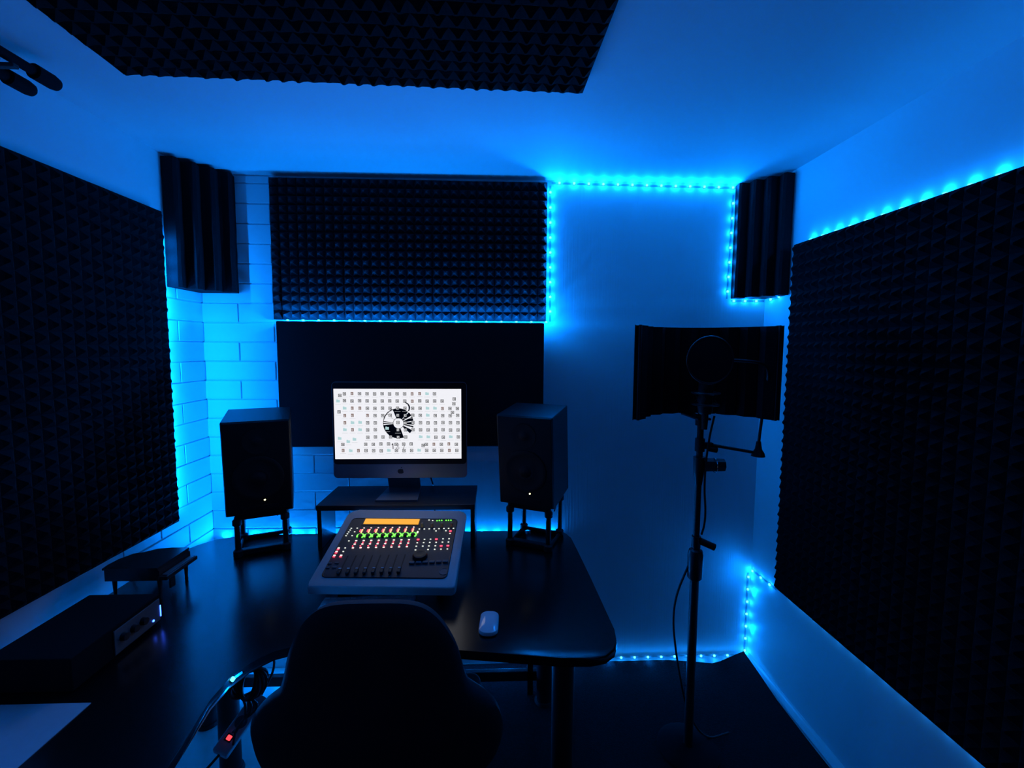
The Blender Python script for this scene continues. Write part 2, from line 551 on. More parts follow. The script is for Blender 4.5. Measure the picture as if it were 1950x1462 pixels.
# ------------------------------------------------------------------ carpet
mb = MB()
NX, NY = 40, 70
def carpet_pt(i, j):
    u, v = i / NX, j / NY
    x = -.50 + u * (1.262 + .50)
    yb = 2.120 - .070 * max(0, (x - .45) / .8) ** 1.6 + .006 * sin(9 * x)
    y = YN + .05 + v * (yb - YN - .05)
    z = .010 + .0015 * sin(7 * x + 3) * sin(5 * y)
    c = max(0, (u - .91) / .09) * max(0, (v - .95) / .05)
    z += .040 * c ** .8
    y += .055 * c
    x += .012 * max(0, u - .9) * sin(11 * y) * 2
    return Vector((min(x, XR - .034), min(y, D - .03), z))
grid = [[mb.bm.verts.new(carpet_pt(i, j)) for i in range(NX + 1)] for j in range(NY + 1)]
for j in range(NY):
    for i in range(NX):
        mb.bm.faces.new((grid[j][i], grid[j][i + 1], grid[j + 1][i + 1], grid[j + 1][i]))
bm_ = mb.bm
ext = bmesh.ops.solidify(bm_, geom=list(bm_.faces), thickness=.009)
tag(part('carpet', mb, M_carpet, smooth=True), 'dark charcoal carpet with one corner curled up on pale floor', 'carpet')

# ------------------------------------------------------------------ desk
DZ = .74
def arc(cx, cy, r, a0, a1, n=8):
    return [(cx + r * cos(RAD(a0 + (a1 - a0) * i / n)), cy + r * sin(RAD(a0 + (a1 - a0) * i / n))) for i in range(n + 1)]
outline = [(-1.305, .30), (-.63, .30), (-.635, .70), (-.658, .90), (-.680, 1.02), (-.676, 1.09), (-.650, 1.150), (-.610, 1.193), (-.555, 1.216), (-.48, 1.218), (-.10, 1.178), (.18, 1.138)]
outline += [(.262, 1.132), (.305, 1.143), (.335, 1.168), (.352, 1.205), (.357, 1.255)]
outline += [(.350, 1.55), (.342, 1.78), (.336, 1.90), (.326, 1.945), (.308, 1.975), (.280, 1.988)]
outline += [(-.4, 1.982), (-1.06, 1.966), (-1.15, 1.955), (-1.215, 1.925), (-1.255, 1.875), (-1.283, 1.80), (-1.305, 1.70)]
desk = thing('desk', 'black corner desk with a curved inner edge carrying mixer and monitor', 'desk', (-.4, 1.3, 0))
def dl(x, y, z):
    return (x + .4, y - 1.3, z)
mb = MB()
mb.prism(outline, lambda a, b: dl(a, b, DZ - .026), lambda a, b: dl(a, b, DZ))
es = [e for e in mb.bm.edges if abs(e.verts[0].co.z - e.verts[1].co.z) < 1e-6]
bmesh.ops.bevel(mb.bm, geom=es, offset=.006, segments=3, affect='EDGES', profile=.5)
part('desktop', mb, M_desk, desk, smooth=True)
for (x, y) in ((.222, 1.36), (.222, 1.86), (-1.20, 1.80), (-1.20, .42), (-.76, .42), (-.98, 1.58)):
    z0 = .012 if x > -.5 else 0          # the carpet lies under these feet
    lg = part('leg', MB().cyl(dl(x, y, z0 + .012), dl(x, y, DZ - .024), .036, seg=24), M_blackmetal, desk, smooth=True)
    part('foot', MB().cyl(dl(x, y, z0), dl(x, y, z0 + .014), .045, .040, seg=24), M_rubber, lg, smooth=True)
part('crossbar', MB().box(dl(-.5, 1.90, .105), (1.42, .025, .045), bev=.003), M_blackmetal, desk)
part('apron', MB().box(dl(-.45, 1.80, DZ - .06), (1.35, .02, .07), bev=.003), M_blackmetal, desk)
for p in ((-1.14, 1.90), (.16, 1.90)):
    part('crossbar_post', MB().box(dl(p[0], p[1], .366), (.025, .025, .70)), M_blackmetal, desk)

# ------------------------------------------------------------------ monitor riser
rs = thing('monitor_riser', 'black desk riser shelf under the monitor', 'shelf', (-.409, 1.9, DZ))
part('top_board', MB().box((0, .045, .174), (.652, .262, .022), bev=.002), M_blackwood, rs)
part('side_panel', MB().box((-.316, -.0, .0815), (.018, .160, .163), bev=.0015), M_blackwood, rs)
part('side_panel', MB().box((.316, -.0, .0815), (.018, .160, .163), bev=.0015), M_blackwood, rs)
RZ = DZ + .185

# ------------------------------------------------------------------ all-in-one computer
im = thing('desktop_computer', 'aluminium all-in-one computer with glowing white screen of icons', 'computer', (-.4155, 1.95, RZ))
def rrect(w, h, r, n=5):
    P = []
    for cx, cy, a in ((w / 2 - r, h / 2 - r, 0), (-w / 2 + r, h / 2 - r, 90), (-w / 2 + r, -h / 2 + r, 180), (w / 2 - r, -h / 2 + r, 270)):
        P += arc(cx, cy, r, a, a + 90, n)
    return P
BZ0, BZ1 = 1.000 - RZ, 1.426 - RZ
cz = (BZ0 + BZ1) / 2
mb = MB()
mb.prism(rrect(.584, BZ1 - BZ0, .018), lambda a, b: (a, 0, b + cz), lambda a, b: (a * .97, .030, b * .97 + cz))
mb.prism(rrect(.40, .28, .05), lambda a, b: (a, .028, b + cz), lambda a, b: (a * .6, .048, b * .6 + cz))
body = part('casing', mb, M_alu, im, smooth=True)
SZ0, SZ1 = 1.086 - RZ, 1.395 - RZ
bz = [(x, z) for x, z in rrect(.578, BZ1 - 1.062 + RZ - .003, .014)]
bzc = (BZ1 - .003 + 1.062 - RZ) / 2
part('bezel', MB().prism(bz, lambda a, b: (a, -.0012, b + bzc), lambda a, b: (a, .001, b + bzc)), M_bezel, im)
SW = .550
SCX = -.008
screen = part('screen', MB().box((SCX, -.0016, (SZ0 + SZ1) / 2), (SW, .0012, SZ1 - SZ0)), M_screen, im)
# picture on the screen (u 0..1 left to right, v 0..1 top to bottom)
def sp(u, v, k):
    return (SCX - SW / 2 + u * SW, -.0022 - .0003 * k, SZ1 - v * (SZ1 - SZ0))
def z2uv(zx, zy):
    v = (zy - 155 + (zx - 80) * .011) / 925.0
    xl, xr = 80 + 70 * v, 1790 + 25 * v
    return (zx - xl) / (xr - xl), v
ink, pap, fol, doc, cap = MB(), MB(), MB(), MB(), MB()
def rect(mb, u, v, w, h, k, du=0, dv=0):
    mb.quad(sp(u + du - w / 2, v + dv - h / 2, k), sp(u + du + w / 2, v + dv - h / 2, k), sp(u + du + w / 2, v + dv + h / 2, k), sp(u + du - w / 2, v + dv + h / 2, k))
AS = SW / (SZ1 - SZ0)
def icon(zx, zy, kind='n'):
    u, v = z2uv(zx, zy)
    w = .0255
    h = w * AS
    if kind == 'n':
        rect(ink, u, v, w, h, 3)
        rect(pap, u, v, w * .68, h * .68, 4)
        rect(ink, u, v, w * .30, h * .30, 5, w * .10, h * .03)
        rect(ink, u, v, w * .10, h * .34, 5, -w * .12, -h * .08)
    elif kind == 'd':
        rect(doc, u, v, w * .82, h, 3)
        rect(pap, u, v, w * .42, h * .5, 4, -w * .04, h * .05)
        rect(doc, u, v, w * .24, h * .26, 5, 0, h * .02)
    else:
        rect(fol, u, v, w * 1.1, h * .78, 3)
        rect(fol, u, v, w * .5, h * .16, 3, -w * .28, -h * .46)
    rect(cap, u, v, w * 1.8, h * .07, 3, 0, h * 1.02)
rows = [(215, 230, 'ndnnnnnnnddfn'), (310, 235, 'nnnnnnnnndnnnn'), (405, 242, 'fddnnnnnnnnffdnn'), (500, 248, 'dd.dnnnnnnnfnnnn'),
        (595, 254, 'dff' + 'nn..nnnnnnnnn'), (690, 258, 'fdf' + 'nn..nnnnnnnnn'), (785, 264, '...nnnnnn.ff' + 'nnfn'),
        (880, 240, 'n..nnnnnnn.ndndn'), (965, 248, 'dfdnnnfnnnfnnndn')]
for i, (zy, x0, s) in enumerate(rows):
    for k, ch in enumerate(s):
        if ch != '.':
            icon(x0 + 100.2 * k, zy - .9 * k + random.uniform(-3, 3), ch)
for zx, zy, ch in ((170, 240, 'n'), (150, 315, 'f'), (1700, 268, 'n'), (1697, 330, 'n'), (170, 455, 'n'), (1680, 445, 'n'), (815, 665, 'f'), (195, 805, 'f'), (310, 845, 'f'), (390, 815, 'f'), (1300, 888, 'n')):
    icon(zx, zy, ch)
part('icon_frame', ink, M_iconink, screen)['kind'] = 'stuff'
part('icon_face', pap, M_iconpaper, screen)['kind'] = 'stuff'
part('folder_icon', fol, M_folder, screen)['kind'] = 'stuff'
part('document_icon', doc, M_doc, screen)['kind'] = 'stuff'
part('caption_line', cap, M_line, screen)['kind'] = 'stuff'
# round graphic of the wallpaper
em = MB()
ec = z2uv(963, 597)
def ep(ang, rr):
    return sp(ec[0] + rr * cos(RAD(ang)) * .1215 / 1, ec[1] - rr * sin(RAD(ang)) * .1215 * AS, 1)
def sector(a0, a1, r0, r1):
    n = max(2, int((a1 - a0) / 6))
    for i in range(n):
        p, q = a0 + (a1 - a0) * i / n, a0 + (a1 - a0) * (i + 1) / n
        em.quad(ep(p, r0), ep(q, r0), ep(q, r1), ep(p, r1))
for a0, a1 in ((50, 112), (171, 174), (178, 182.5), (187, 290), (318, 333), (343, 350), (-6, 6), (10, 25), (31, 47)):
    sector(a0, a1, .36, .99)
sector(112, 165, .95, 1.01)
sector(165, 300, .97, 1.0)
sector(0, 359, .33, .36)
sector(139, 140.5, .36, .98)
for i in range(12):                       # the hook over the disc
    a0, a1 = -35 + i * 9.5, -35 + (i + 1) * 9.5
    c0, c1 = (.36, 1.02), .36
    th = .05 - .003 * abs(i - 4)
    def hp(a, rr):
        return sp(ec[0] + (c0[0] + rr * cos(RAD(a))) * .1215, ec[1] - (c0[1] + rr * sin(RAD(a))) * .1215 * AS, 1)
    em.quad(hp(a0, c1 - th), hp(a1, c1 - th), hp(a1, c1 + th), hp(a0, c1 + th))
part('wallpaper_disc', em, M_ink, screen)['kind'] = 'stuff'
dg = MB()
def stroke(pts, w=.0022):
    for (x0, y0), (x1, y1) in zip(pts, pts[1:]):
        a, b = z2uv(x0, y0), z2uv(x1, y1)
        d = Vector((b[0] - a[0], (b[1] - a[1]) / AS))
        nn = Vector((-d.y, d.x)).normalized() * w
        dg.quad(sp(a[0] + nn.x, a[1] + nn.y * AS, 1), sp(b[0] + nn.x, b[1] + nn.y * AS, 1), sp(b[0] - nn.x, b[1] - nn.y * AS, 1), sp(a[0] - nn.x, a[1] - nn.y * AS, 1))
stroke([(885, 885), (898, 865), (905, 940)], .0028)
stroke([(958, 900), (945, 880), (962, 862), (980, 880), (965, 905), (945, 925), (965, 945), (985, 925), (965, 905)], .0014)
stroke([(1022, 880), (1062, 868), (1035, 945)], .0018)
part('wallpaper_digit', dg, M_ink, screen)['kind'] = 'stuff'
# chin emblem: bitten fruit mark
ap = []
for k in range(28):
    a = 2 * pi * k / 28
    rr = .0125 * (1 + .10 * cos(2 * a) - .10 * (sin(a) > .9) - .06 * (sin(a) < -.95))
    x, z = rr * cos(a), rr * sin(a)
    bx, bz_ = x - .0145, z - .002
    if (bx * bx + bz_ * bz_) < .0065 ** 2:
        f = .0065 / math.sqrt(bx * bx + bz_ * bz_)
        x, z = .0145 + bx * f, .002 + bz_ * f
    ap.append((x, z))
lz = 1.030 - RZ
mb = MB().prism(ap, lambda a, b: (a + .0, -.0012, b + lz), lambda a, b: (a + .0, .0004, b + lz))
leaf = [(.0, .013), (.001, .017), (.005, .020), (.0055, .016), (.002, .0135)]
mb.prism(leaf, lambda a, b: (a, -.0012, b + lz), lambda a, b: (a, .0004, b + lz))
part('emblem', mb, M_apple, body)
mb = MB()
st = [(-.060, .020), (-.092, 0)]
neck = [(.030, .115), (.048, .115), (.085, .010), (.078, .004), (-.085, .004), (-.092, .0), (.092, .0), (.094, .010)]
mb.prism([(.030, .12), (.044, .12), (.090, .0075), (.082, .0)], lambda a, b: (-.072, a, b), lambda a, b: (.072, a, b))
nk = part('neck', mb, M_alu, im)
part('foot', MB().prism([(-.088, -.095), (.088, -.095), (.075, .090), (-.075, .090)], lambda a, b: (a, b, 0), lambda a, b: (a, b, .0075)), M_alu, im)
part('power_cable', MB().tube([(.115, .035, .10), (.118, .09, .05), (.125, .150, -.02), (.13, .150, -.25)], .0035, smooth=2), M_rubber, im, smooth=True)

# ------------------------------------------------------------------ control surface (mixer)
MF = Vector((-.366, 1.392, .806))                # middle of the front top edge
MBk = Vector((-.352, 1.80, .908))                # middle of the rear top edge
mv = (MBk - MF)
mlen = mv.length
MV = mv.normalized()
MU = Vector((1, 0, 0))
MU = (MU - MV * MU.dot(MV)).normalized()
MN = MU.cross(MV).normalized()
mixer = thing('control_surface', 'grey mixing control surface lit with coloured indicator lights', 'mixer')
MW = .478
Mm = Matrix((MU, MV, MN)).transposed().to_4x4()
Mm.translation = MF
mixer.matrix_world = Mm
def mz(zx, zy, h=0):
    """detail position: picture position on the sloping top -> local metres"""
    p = on_plane(580 + zx / 6.094, 960 + zy / 6.094, MF + MN * (.0 + h), MN)
    d = p - MF
    return d.dot(MU), d.dot(MV)
W2 = MW / 2
shell = [(-W2 + .006, 0), (W2 - .012, 0), (W2 - .003, .006), (W2, .02)] + [(W2, mlen - .035)] + arc(W2 - .035, mlen - .035, .035, 0, 90, 6)[1:] + arc(-W2 + .035, mlen - .035, .035, 90, 180, 6) + [(-W2, .02), (-W2 + .001, .004)]
mb = MB()
mb.prism(shell, lambda a, b: (a * (.985 if b > .1 else 1), b, -.030), lambda a, b: (a, b, 0))
es = [e for e in mb.bm.edges if e.verts[0].co.z > -.001 and e.verts[1].co.z > -.001]
bmesh.ops.bevel(mb.bm, geom=es, offset=.005, segments=3, affect='EDGES', profile=.5)
case = part('case', mb, M_shell, mixer, smooth=True)
# sunken dark panel: corners read on the slope
c = [mz(150, 872), mz(1655, 838), mz(1770, 170), mz(585, 172)]
px0, px1 = (c[0][0] + c[3][0]) / 2, (c[1][0] + c[2][0]) / 2
py0, py1 = (c[0][1] + c[1][1]) / 2, (c[2][1] + c[3][1]) / 2
pw, ph = px1 - px0, py1 - py0
pl = [(a + (px0 + px1) / 2, b + (py0 + py1) / 2) for a, b in rrect(pw, ph, .016)]
panel = part('control_panel', MB().prism(pl, lambda a, b: (a, b, -.001), lambda a, b: (a, b, .0015)), M_mixpanel, mixer)
ring = MB()
ring.tube([(a, b, .001) for a, b in pl], .0022, seg=6, closed=True)
part('panel_rim', ring, M_blackplastic, mixer, smooth=True)
Z0 = .0015
# amber display
d0, d1 = mz(682, 236), mz(1338, 183)
disp = part('display', MB().box(((d0[0] + d1[0]) / 2, (d0[1] + d1[1]) / 2, Z0 + .002), (d1[0] - d0[0], d1[1] - d0[1], .003), bev=.0008, seg=1), M_orange, mixer)
part('display_frame', MB().box(((d0[0] + d1[0]) / 2, (d0[1] + d1[1]) / 2, Z0 + .0006), (d1[0] - d0[0] + .012, d1[1] - d0[1] + .012, .002)), M_blackplastic, mixer)
btn_me = {}
def button(zx, zy, M, w=.0075, h=.0048, t=.003, name='button'):
    key = (M.name, w, h)
    if key not in btn_me:
        btn_me[key] = MB().box((0, 0, t / 2), (w, h, t), bev=.0008, seg=1).mesh(name, M)
    x, y = mz(zx, zy)
    return put(name, btn_me[key], mixer, (x, y, Z0))
# eight channels
arrow_me = MB().box((0, 0, .0015), (.0052, .021, .003), bev=.0008, seg=1).mesh('level_bar', M_lorange)
knob_me = MB().lathe([(.0085, 0), (.0080, .006), (.0065, .0075), (0, .0075)], seg=16).mesh('encoder_knob', M_blackplastic, True)
gr = MB()
for a in range(12):
    a0, a1 = -50 + a * 23, -50 + a * 23 + 15
    gr.prism([(r_ * cos(RAD(q)), r_ * sin(RAD(q))) for r_, q in ((.0100, a0), (.0140, a0), (.0140, a1), (.0100, a1))], lambda x, y: (x, y, 0), lambda x, y: (x, y, .0022))
ring_me = gr.mesh('encoder_light_ring', M_lgreen)
slot_me = MB().box((0, 0, 0), (.004, .090, .0016)).mesh('fader_slot', M_ink)
cap_mb = MB().box((0, 0, .006), (.0105, .024, .010), bev=.002)
cap_me = cap_mb.mesh('fader_cap', M_blackplastic)
stripe_me = MB().box((0, .008, .0113), (.0088, .0042, .0016)).mesh('cap_stripe', M_capwhite)
for k in range(8):
    f = k / 7
    button(692 + (1268 - 692) * f, 282 - 10 * f, M_lpink, .006, .0035)
    x, y = mz(665 + (1258 - 665) * f, 318 - 10 * f)
    o = put('level_bar', arrow_me, mixer, (x, y, Z0))
    button(648 + (1250 - 648) * f, 312 - 9 * f, M_lred, .0040, .0140)  # no button: red pad imitating the glow beneath the level bar
    x, y = mz(648 + (1258 - 648) * f, 374 - 14 * f)
    kn = put('encoder_knob', knob_me, mixer, (x, y, Z0))
    put('encoder_light_ring', ring_me, kn, (0, 0, .0005))
    gx = 612 + (1215 - 612) * f
    button(gx, 372 - 14 * f, M_lgreen, .0045, .0095)
    button(600 + (1212 - 600) * f, 430 - 12 * f, M_lpink)
    button(582 + (1202 - 582) * f, 470 - 12 * f, M_lpink)
    button(562 + (1187 - 562) * f, 513 - 14 * f, M_lpink)
    button(590 + (1207 - 590) * f, 452 - 12 * f, M_lred, .005, .0022)
    button(565 + (1195 - 565) * f - 6, 492 - 12 * f, M_lred, .005, .0022)
    x, y = mz(452 + (1135 - 452) * f, 705 - 15 * f)
    put('fader_slot', slot_me, mixer, (x, y, Z0))
    x, y = mz(405 + (1096 - 405) * f, 800 - 12 * f)
    fc = put('fader_cap', cap_me, mixer, (x, y, Z0))
    put('cap_stripe', stripe_me, fc)
for zx, zy in ((543, 286), (530, 306), (513, 328), (498, 350), (482, 372), (612, 284), (582, 326), (553, 371), (515, 432), (472, 514), (450, 555)):
    button(zx, zy, M_lwhite, .0055, .0035)
for zx, zy in ((397, 515), (373, 555), (348, 600), (425, 600)):
    button(zx, zy, M_lpink, .008, .005)
    button(zx - 8, zy + 16, M_lred, .008, .0035)
for zx, zy in ((1318, 415), (1530, 412), (1585, 490), (1663, 487), (1693, 318)):
    button(zx, zy, M_lred, .009, .0055)
for zx, zy in ((1445, 190), (1487, 196), (1332, 294), (1390, 294), (1447, 292), (1505, 292), (1560, 290), (1617, 288), (1672, 287), (1728, 286), (1525, 316), (1640, 314), (1688, 346),
               (1392, 414), (1462, 412), (1607, 408), (1677, 407), (1308, 454), (1382, 452), (1453, 450), (1527, 449), (1600, 446), (1670, 445),
               (1297, 494), (1372, 493), (1443, 491), (1518, 489), (1287, 537), (1433, 532), (1510, 530), (1583, 528), (1657, 526)):
    button(zx, zy, M_lwhite, .0058, .0036)
for zx, zy in ((1537, 197), (1565, 195), (1592, 194), (1643, 193), (1671, 193), (1699, 192)):
    button(zx, zy, M_lgreen, .0045, .0045)
button(1312, 330, M_lyellow, .005, .009)
tan_me = MB().lathe([(.006, 0), (.0052, .014), (.004, .016), (0, .016)], seg=14).mesh('rotary_knob', M_knobtan, True)
for zx, zy in ((1368, 262), (1481, 262), (1595, 260), (1706, 258)):
    x, y = mz(zx, zy)
    put('rotary_knob', tan_me, mixer, (x, y, Z0))
x, y = mz(1340, 612)
part('jog_wheel', MB().lathe([(.026, 0), (.026, .007), (.022, .013), (.012, .014), (0, .011)], (x, y, Z0), seg=32), M_blackplastic, mixer, smooth=True)
tr_me = MB().box((0, 0, .003), (.0185, .0105, .006), bev=.002).mesh('transport_button', M_btn)
for k in range(6):
    x, y = mz(1245 + 78 * k, 690 - 3 * k)
    put('transport_button', tr_me, mixer, (x, y, Z0))
for zx, zy in ((295, 692), (378, 688), (270, 740), (347, 738)):
    button(zx, zy, M_btn, .014, .007)
x, y = mz(1615, 785)
part('maker_badge', MB().lathe([(.0155, 0), (.0155, .0012), (.0135, .0012), (.0135, .0006), (0, .0006)], (x, y, Z0), seg=28), M_btn, mixer)
# support feet under the case
for sx in (-1, 1):
    def fl(yw, zw, sx=sx):
        return Mm.inverted() @ Vector((MF.x + sx * .17 + .006, yw, zw))
    mb = MB()
    q = [(1.50, DZ), (1.78, DZ), (1.78, .866), (1.50, .796)]
    A = [fl(*p) for p in q]
    mb.prism(list(range(4)) and [(i, 0) for i in range(4)], lambda i, _: A[i] - Vector((.012, 0, 0)), lambda i, _: A[i] + Vector((.012, 0, 0)))
    part('support_foot', mb, M_blackplastic, mixer)

# ------------------------------------------------------------------ keyboard and mouse
kb = thing('keyboard', 'slim white keyboard in front of the mixing desk', 'keyboard', (-.411, 1.38, DZ), RAD(1))
part('tray', MB().box((0, 0, .006), (.298, .116, .012), bev=.004), M_white, kb)
key_me = MB().box((0, 0, .0015), (.0158, .0150, .003), bev=.001, seg=1).mesh('key', M_key)
thin_me = MB().box((0, 0, .0015), (.0165, .0075, .003), bev=.001, seg=1).mesh('key', M_key)
for j in range(4):
    for i in range(14):
        put('key', key_me, kb, (-.1352 + i * .0208 - (.003 if j % 2 else 0), -.034 + j * .0185, .012))
for i in range(14):
    put('key', thin_me, kb, (-.1352 + i * .0208, .047, .012))
mo = thing('mouse', 'white glossy flat computer mouse on the black desk', 'mouse', (-.017, 1.285, DZ), RAD(-3))
mb = MB()
prof = rrect(.058, .112, .024, 6)
lev = [(.93, .0), (1.0, .004), (1.0, .008), (.95, .013), (.82, .0165), (.6, .0185), (.3, .0195)]
rings = []
for s, z in lev:
    rings.append([mb.bm.verts.new((a * s, b * s, z + (.0 if s > .9 else -.004 * (b * s / .056) ** 2))) for a, b in prof])
for A, B in zip(rings, rings[1:]):
    for i in range(len(prof)):
        mb.bm.faces.new((A[i], A[(i + 1) % len(prof)], B[(i + 1) % len(prof)], B[i]))
mb.bm.faces.new(rings[0][::-1])
mb.bm.faces.new(rings[-1])
part('shell', mb, M_mouse, mo, smooth=True)
part('base_skid', MB().box((0, 0, .0012), (.040, .095, .0024), bev=.001), M_blackplastic, mo)

# ------------------------------------------------------------------ studio speakers on stands
def speaker(label, loc, yaw, tilt, led=True):
    root = thing('studio_speaker', label, 'speaker', loc, 0, 'pair of studio monitor speakers')
    root.rotation_euler = Matrix.Rotation(yaw, 3, 'Z').to_4x4().to_3x3().to_euler()
    R = (Matrix.Rotation(yaw, 3, 'Z') @ Matrix.Rotation(tilt, 3, 'X'))
    root.rotation_euler = R.to_euler()
    w, h, d = .236, .379, .222
    part('cabinet', MB().box((0, d / 2 + .004, h / 2), (w, d, h), bev=.004), M_blackwood, root)
    part('front_baffle', MB().box((0, .004, h / 2), (w - .006, .012, h - .006), bev=.004), M_baffle, root)
    q = Vector((0, 0, 1)).rotation_difference(Vector((0, -1, 0)))
    wf = part('woofer', MB().lathe([(.090, 0), (.090, .004), (.080, .006), (.072, .004), (.028, -.0005), (.020, .004), (0, .009)], (0, -.002, .150), q, 32), M_cone, root, smooth=True)
    part('tweeter', MB().lathe([(.050, 0), (.050, .003), (.026, .0005), (.014, .003), (0, .009)], (0, -.002, .300), q, 28), M_cone, root, smooth=True)
    part('bass_port', MB().box((0, -.0025, .028), (.13, .003, .018), bev=.001), M_ink, root)
    part('power_light', MB().lathe([(.0034, 0), (.003, .002), (0, .0026)], (.018, -.0022, .058), q, 12), M_lyellow, root)
    part('cable', MB().tube([(.05, d + .002, .05), (.055, d + .03, .03), (.06, d + .035, -.06), (.045, d + .02, -.13)], .003, smooth=2), M_rubber, root, smooth=True)
    return root, R
def spk_stand(label, loc, yaw, tilt, zb):
    """four-post isolation stand; the upper frame tilts with the speaker"""
    root = thing('speaker_stand', label, 'speaker stand', (loc[0], loc[1], DZ), yaw, 'pair of speaker stands')
    h = zb - DZ
    w, d = .17, .17
    y0 = .035
    tp = lambda y: h + y * math.tan(tilt) - .004
    rails = MB()
    part('base_frame', MB().tube([(-w / 2, y0, .009), (w / 2, y0, .009), (w / 2, y0 + d, .009), (-w / 2, y0 + d, .009)], .009, 8, closed=True), M_blackmetal, root, smooth=True)
    part('base_crossbar', MB().box((0, y0 + .01, .014), (w, .03, .020), bev=.004), M_blackmetal, root)
    part('top_frame', MB().tube([(-w / 2, y0, tp(y0) - .010), (w / 2, y0, tp(y0) - .010), (w / 2, y0 + d, tp(y0 + d) - .010), (-w / 2, y0 + d, tp(y0 + d) - .010)], .010, 8, closed=True), M_blackmetal, root, smooth=True)
    part('top_crossbar', MB().box((0, y0 + .005, tp(y0) - .014), (w + .01, .022, .024), bev=.003), M_blackmetal, root)
    for sx in (-1, 1):
        for yy in (y0, y0 + d):
            p = part('post', MB().cyl((sx * w / 2, yy, .012), (sx * w / 2, yy, tp(yy) - .012), .0105, seg=14), M_blackmetal, root, smooth=True)
            part('rubber_collar', MB().lathe([(.012, .0), (.017, .004), (.017, .022), (.012, .028)], (sx * w / 2, yy, tp(yy) - .048), None, 16), M_rubber, p, smooth=True)
            part('rubber_foot', MB().lathe([(.012, .030), (.018, .024), (.018, .002), (.014, 0)], (sx * w / 2, yy, 0), None, 16), M_rubber, p, smooth=True)
    return root
speaker('black studio speaker on its stand in front of the painted bricks', (-.930, 1.760, .914), .40, .105)
spk_stand('black four-post stand under the speaker by the painted bricks', (-.930, 1.760, 0), .40, .105, .914)
speaker('black studio speaker on its stand beside the rounded desk end', (.128, 1.775, .930), -.42, .110)
spk_stand('black four-post stand under the speaker by the rounded desk end', (.128, 1.775, 0), -.42, .110, .930)

# ------------------------------------------------------------------ small grand piano
pn = thing('miniature_piano', 'miniature dark grand piano model standing on the desk', 'ornament', (-1.18, 1.52, DZ))
po = [(-.090, -.074), (.080, -.074), (.080, .074), (.02, .074), (-.02, .066), (-.05, .040), (-.075, .030), (-.092, -.01), (-.094, -.05)]
part('body', MB().prism(po, lambda a, b: (a, b, .070), lambda a, b: (a, b, .108)), M_piano, pn)
part('lid', MB().prism([(a * 1.03 - .002, b * 1.03) for a, b in po if True], lambda a, b: (a, b, .108), lambda a, b: (a, b, .114)), M_piano, pn)
kbp = part('keyboard_shelf', MB().box((.094, 0, .078), (.030, .150, .014), bev=.002), M_piano, pn)
wk = MB().box((0, 0, 0), (.018, .0085, .003)).mesh('piano_key', M_plate)
for k in range(14):
    put('piano_key', wk, kbp, (.097, -.0625 + k * .0096, .0866))
part('fallboard', MB().box((.082, 0, .092), (.004, .148, .022)), M_piano, pn)
for lx, ly in ((.075, -.062), (.075, .062), (-.075, -.055)):
    lg = part('leg', MB().lathe([(.0045, 0), (.0055, .006), (.0045, .012), (.0075, .072)], (lx, ly, 0), None, 12), M_piano, pn, smooth=True)
part('pedal_lyre', MB().box((.070, 0, .040), (.006, .022, .060), bev=.001), M_piano, pn)

# ------------------------------------------------------------------ audio interface box, paper
ai = thing('audio_interface', 'black audio interface box with a blue light on its grey faceplate', 'audio interface', (-1.115, 1.19, DZ), RAD(0))
part('case', MB().box((0, 0, .048), (.205, .285, .084), bev=.003), M_matte, ai)
fp = part('faceplate', MB().box((.1045, .055, .046), (.004, .160, .066), bev=.001), M_plate, ai)
qx = Vector((0, 0, 1)).rotation_difference(Vector((1, 0, 0)))
for yy in (.0, .035, .068):
    part('knob', MB().lathe([(.011, 0), (.010, .012), (0, .013)], (.1065, yy, .050), qx, 16), M_blackplastic, ai, smooth=True)
part('power_light', MB().lathe([(.0035, 0), (.003, .002), (0, .003)], (.1065, .107, .026), qx, 12), M_lblue, ai)
part('ear_reflection', MB().box((.1068, .136, .040), (.002, .003, .034)), M_lblue, ai)  # glowing bar painted in for the blue light's reflection on the side ear
for sx in (-.08, .08):
    for sy in (-.12, .12):
        part('foot', MB().cyl((sx, sy, 0), (sx, sy, .008), .010, seg=12), M_rubber, ai)
pp = part('paper_sheet', MB().box((0, 0, .001), (.297, .21 * 1.55, .002)), M_paper, None, (-1.0935, .8555, DZ), (0, 0, 0))
tag(pp, 'pale grey sheet of paper lying on the desk', 'paper')

# ------------------------------------------------------------------ under-desk clutter
psr = thing('power_strip', 'white power strip with a glowing red switch beside the chair', 'power strip', (-.815, 1.375, .365))
_L = Vector((.30, .80, .40)).normalized()
_N = Vector((.35, -.75, 1.0))
_N = (_N - _L * _N.dot(_L)).normalized()
psr.rotation_euler = Matrix((_L, _N.cross(_L), _N)).transposed().to_euler()
part('housing', MB().box((0, 0, 0), (.17, .050, .034), bev=.005), M_white, psr)
sw = part('rocker_switch', MB().box((-.045, .002, .018), (.013, .014, .006), bev=.002), M_switch, psr)
part('switch_frame', MB().box((-.045, .002, .0165), (.020, .021, .003)), M_blackplastic, psr)
for k in range(2):
    part('socket', MB().cyl((.0 + .045 * k, 0, .0165), (.0 + .045 * k, 0, .0185), .018, seg=20), M_plate, psr)
part('flex', MB().tube([(-.085, 0, 0), (-.13, .01, -.01), (-.22, .02, .03), (-.30, .0, .08)], .004, smooth=2), M_rubber, psr, smooth=True)
_PM = Matrix.Translation(psr.location) @ psr.rotation_euler.to_matrix().to_4x4()
_e = _PM @ Vector((.085, 0, 0))
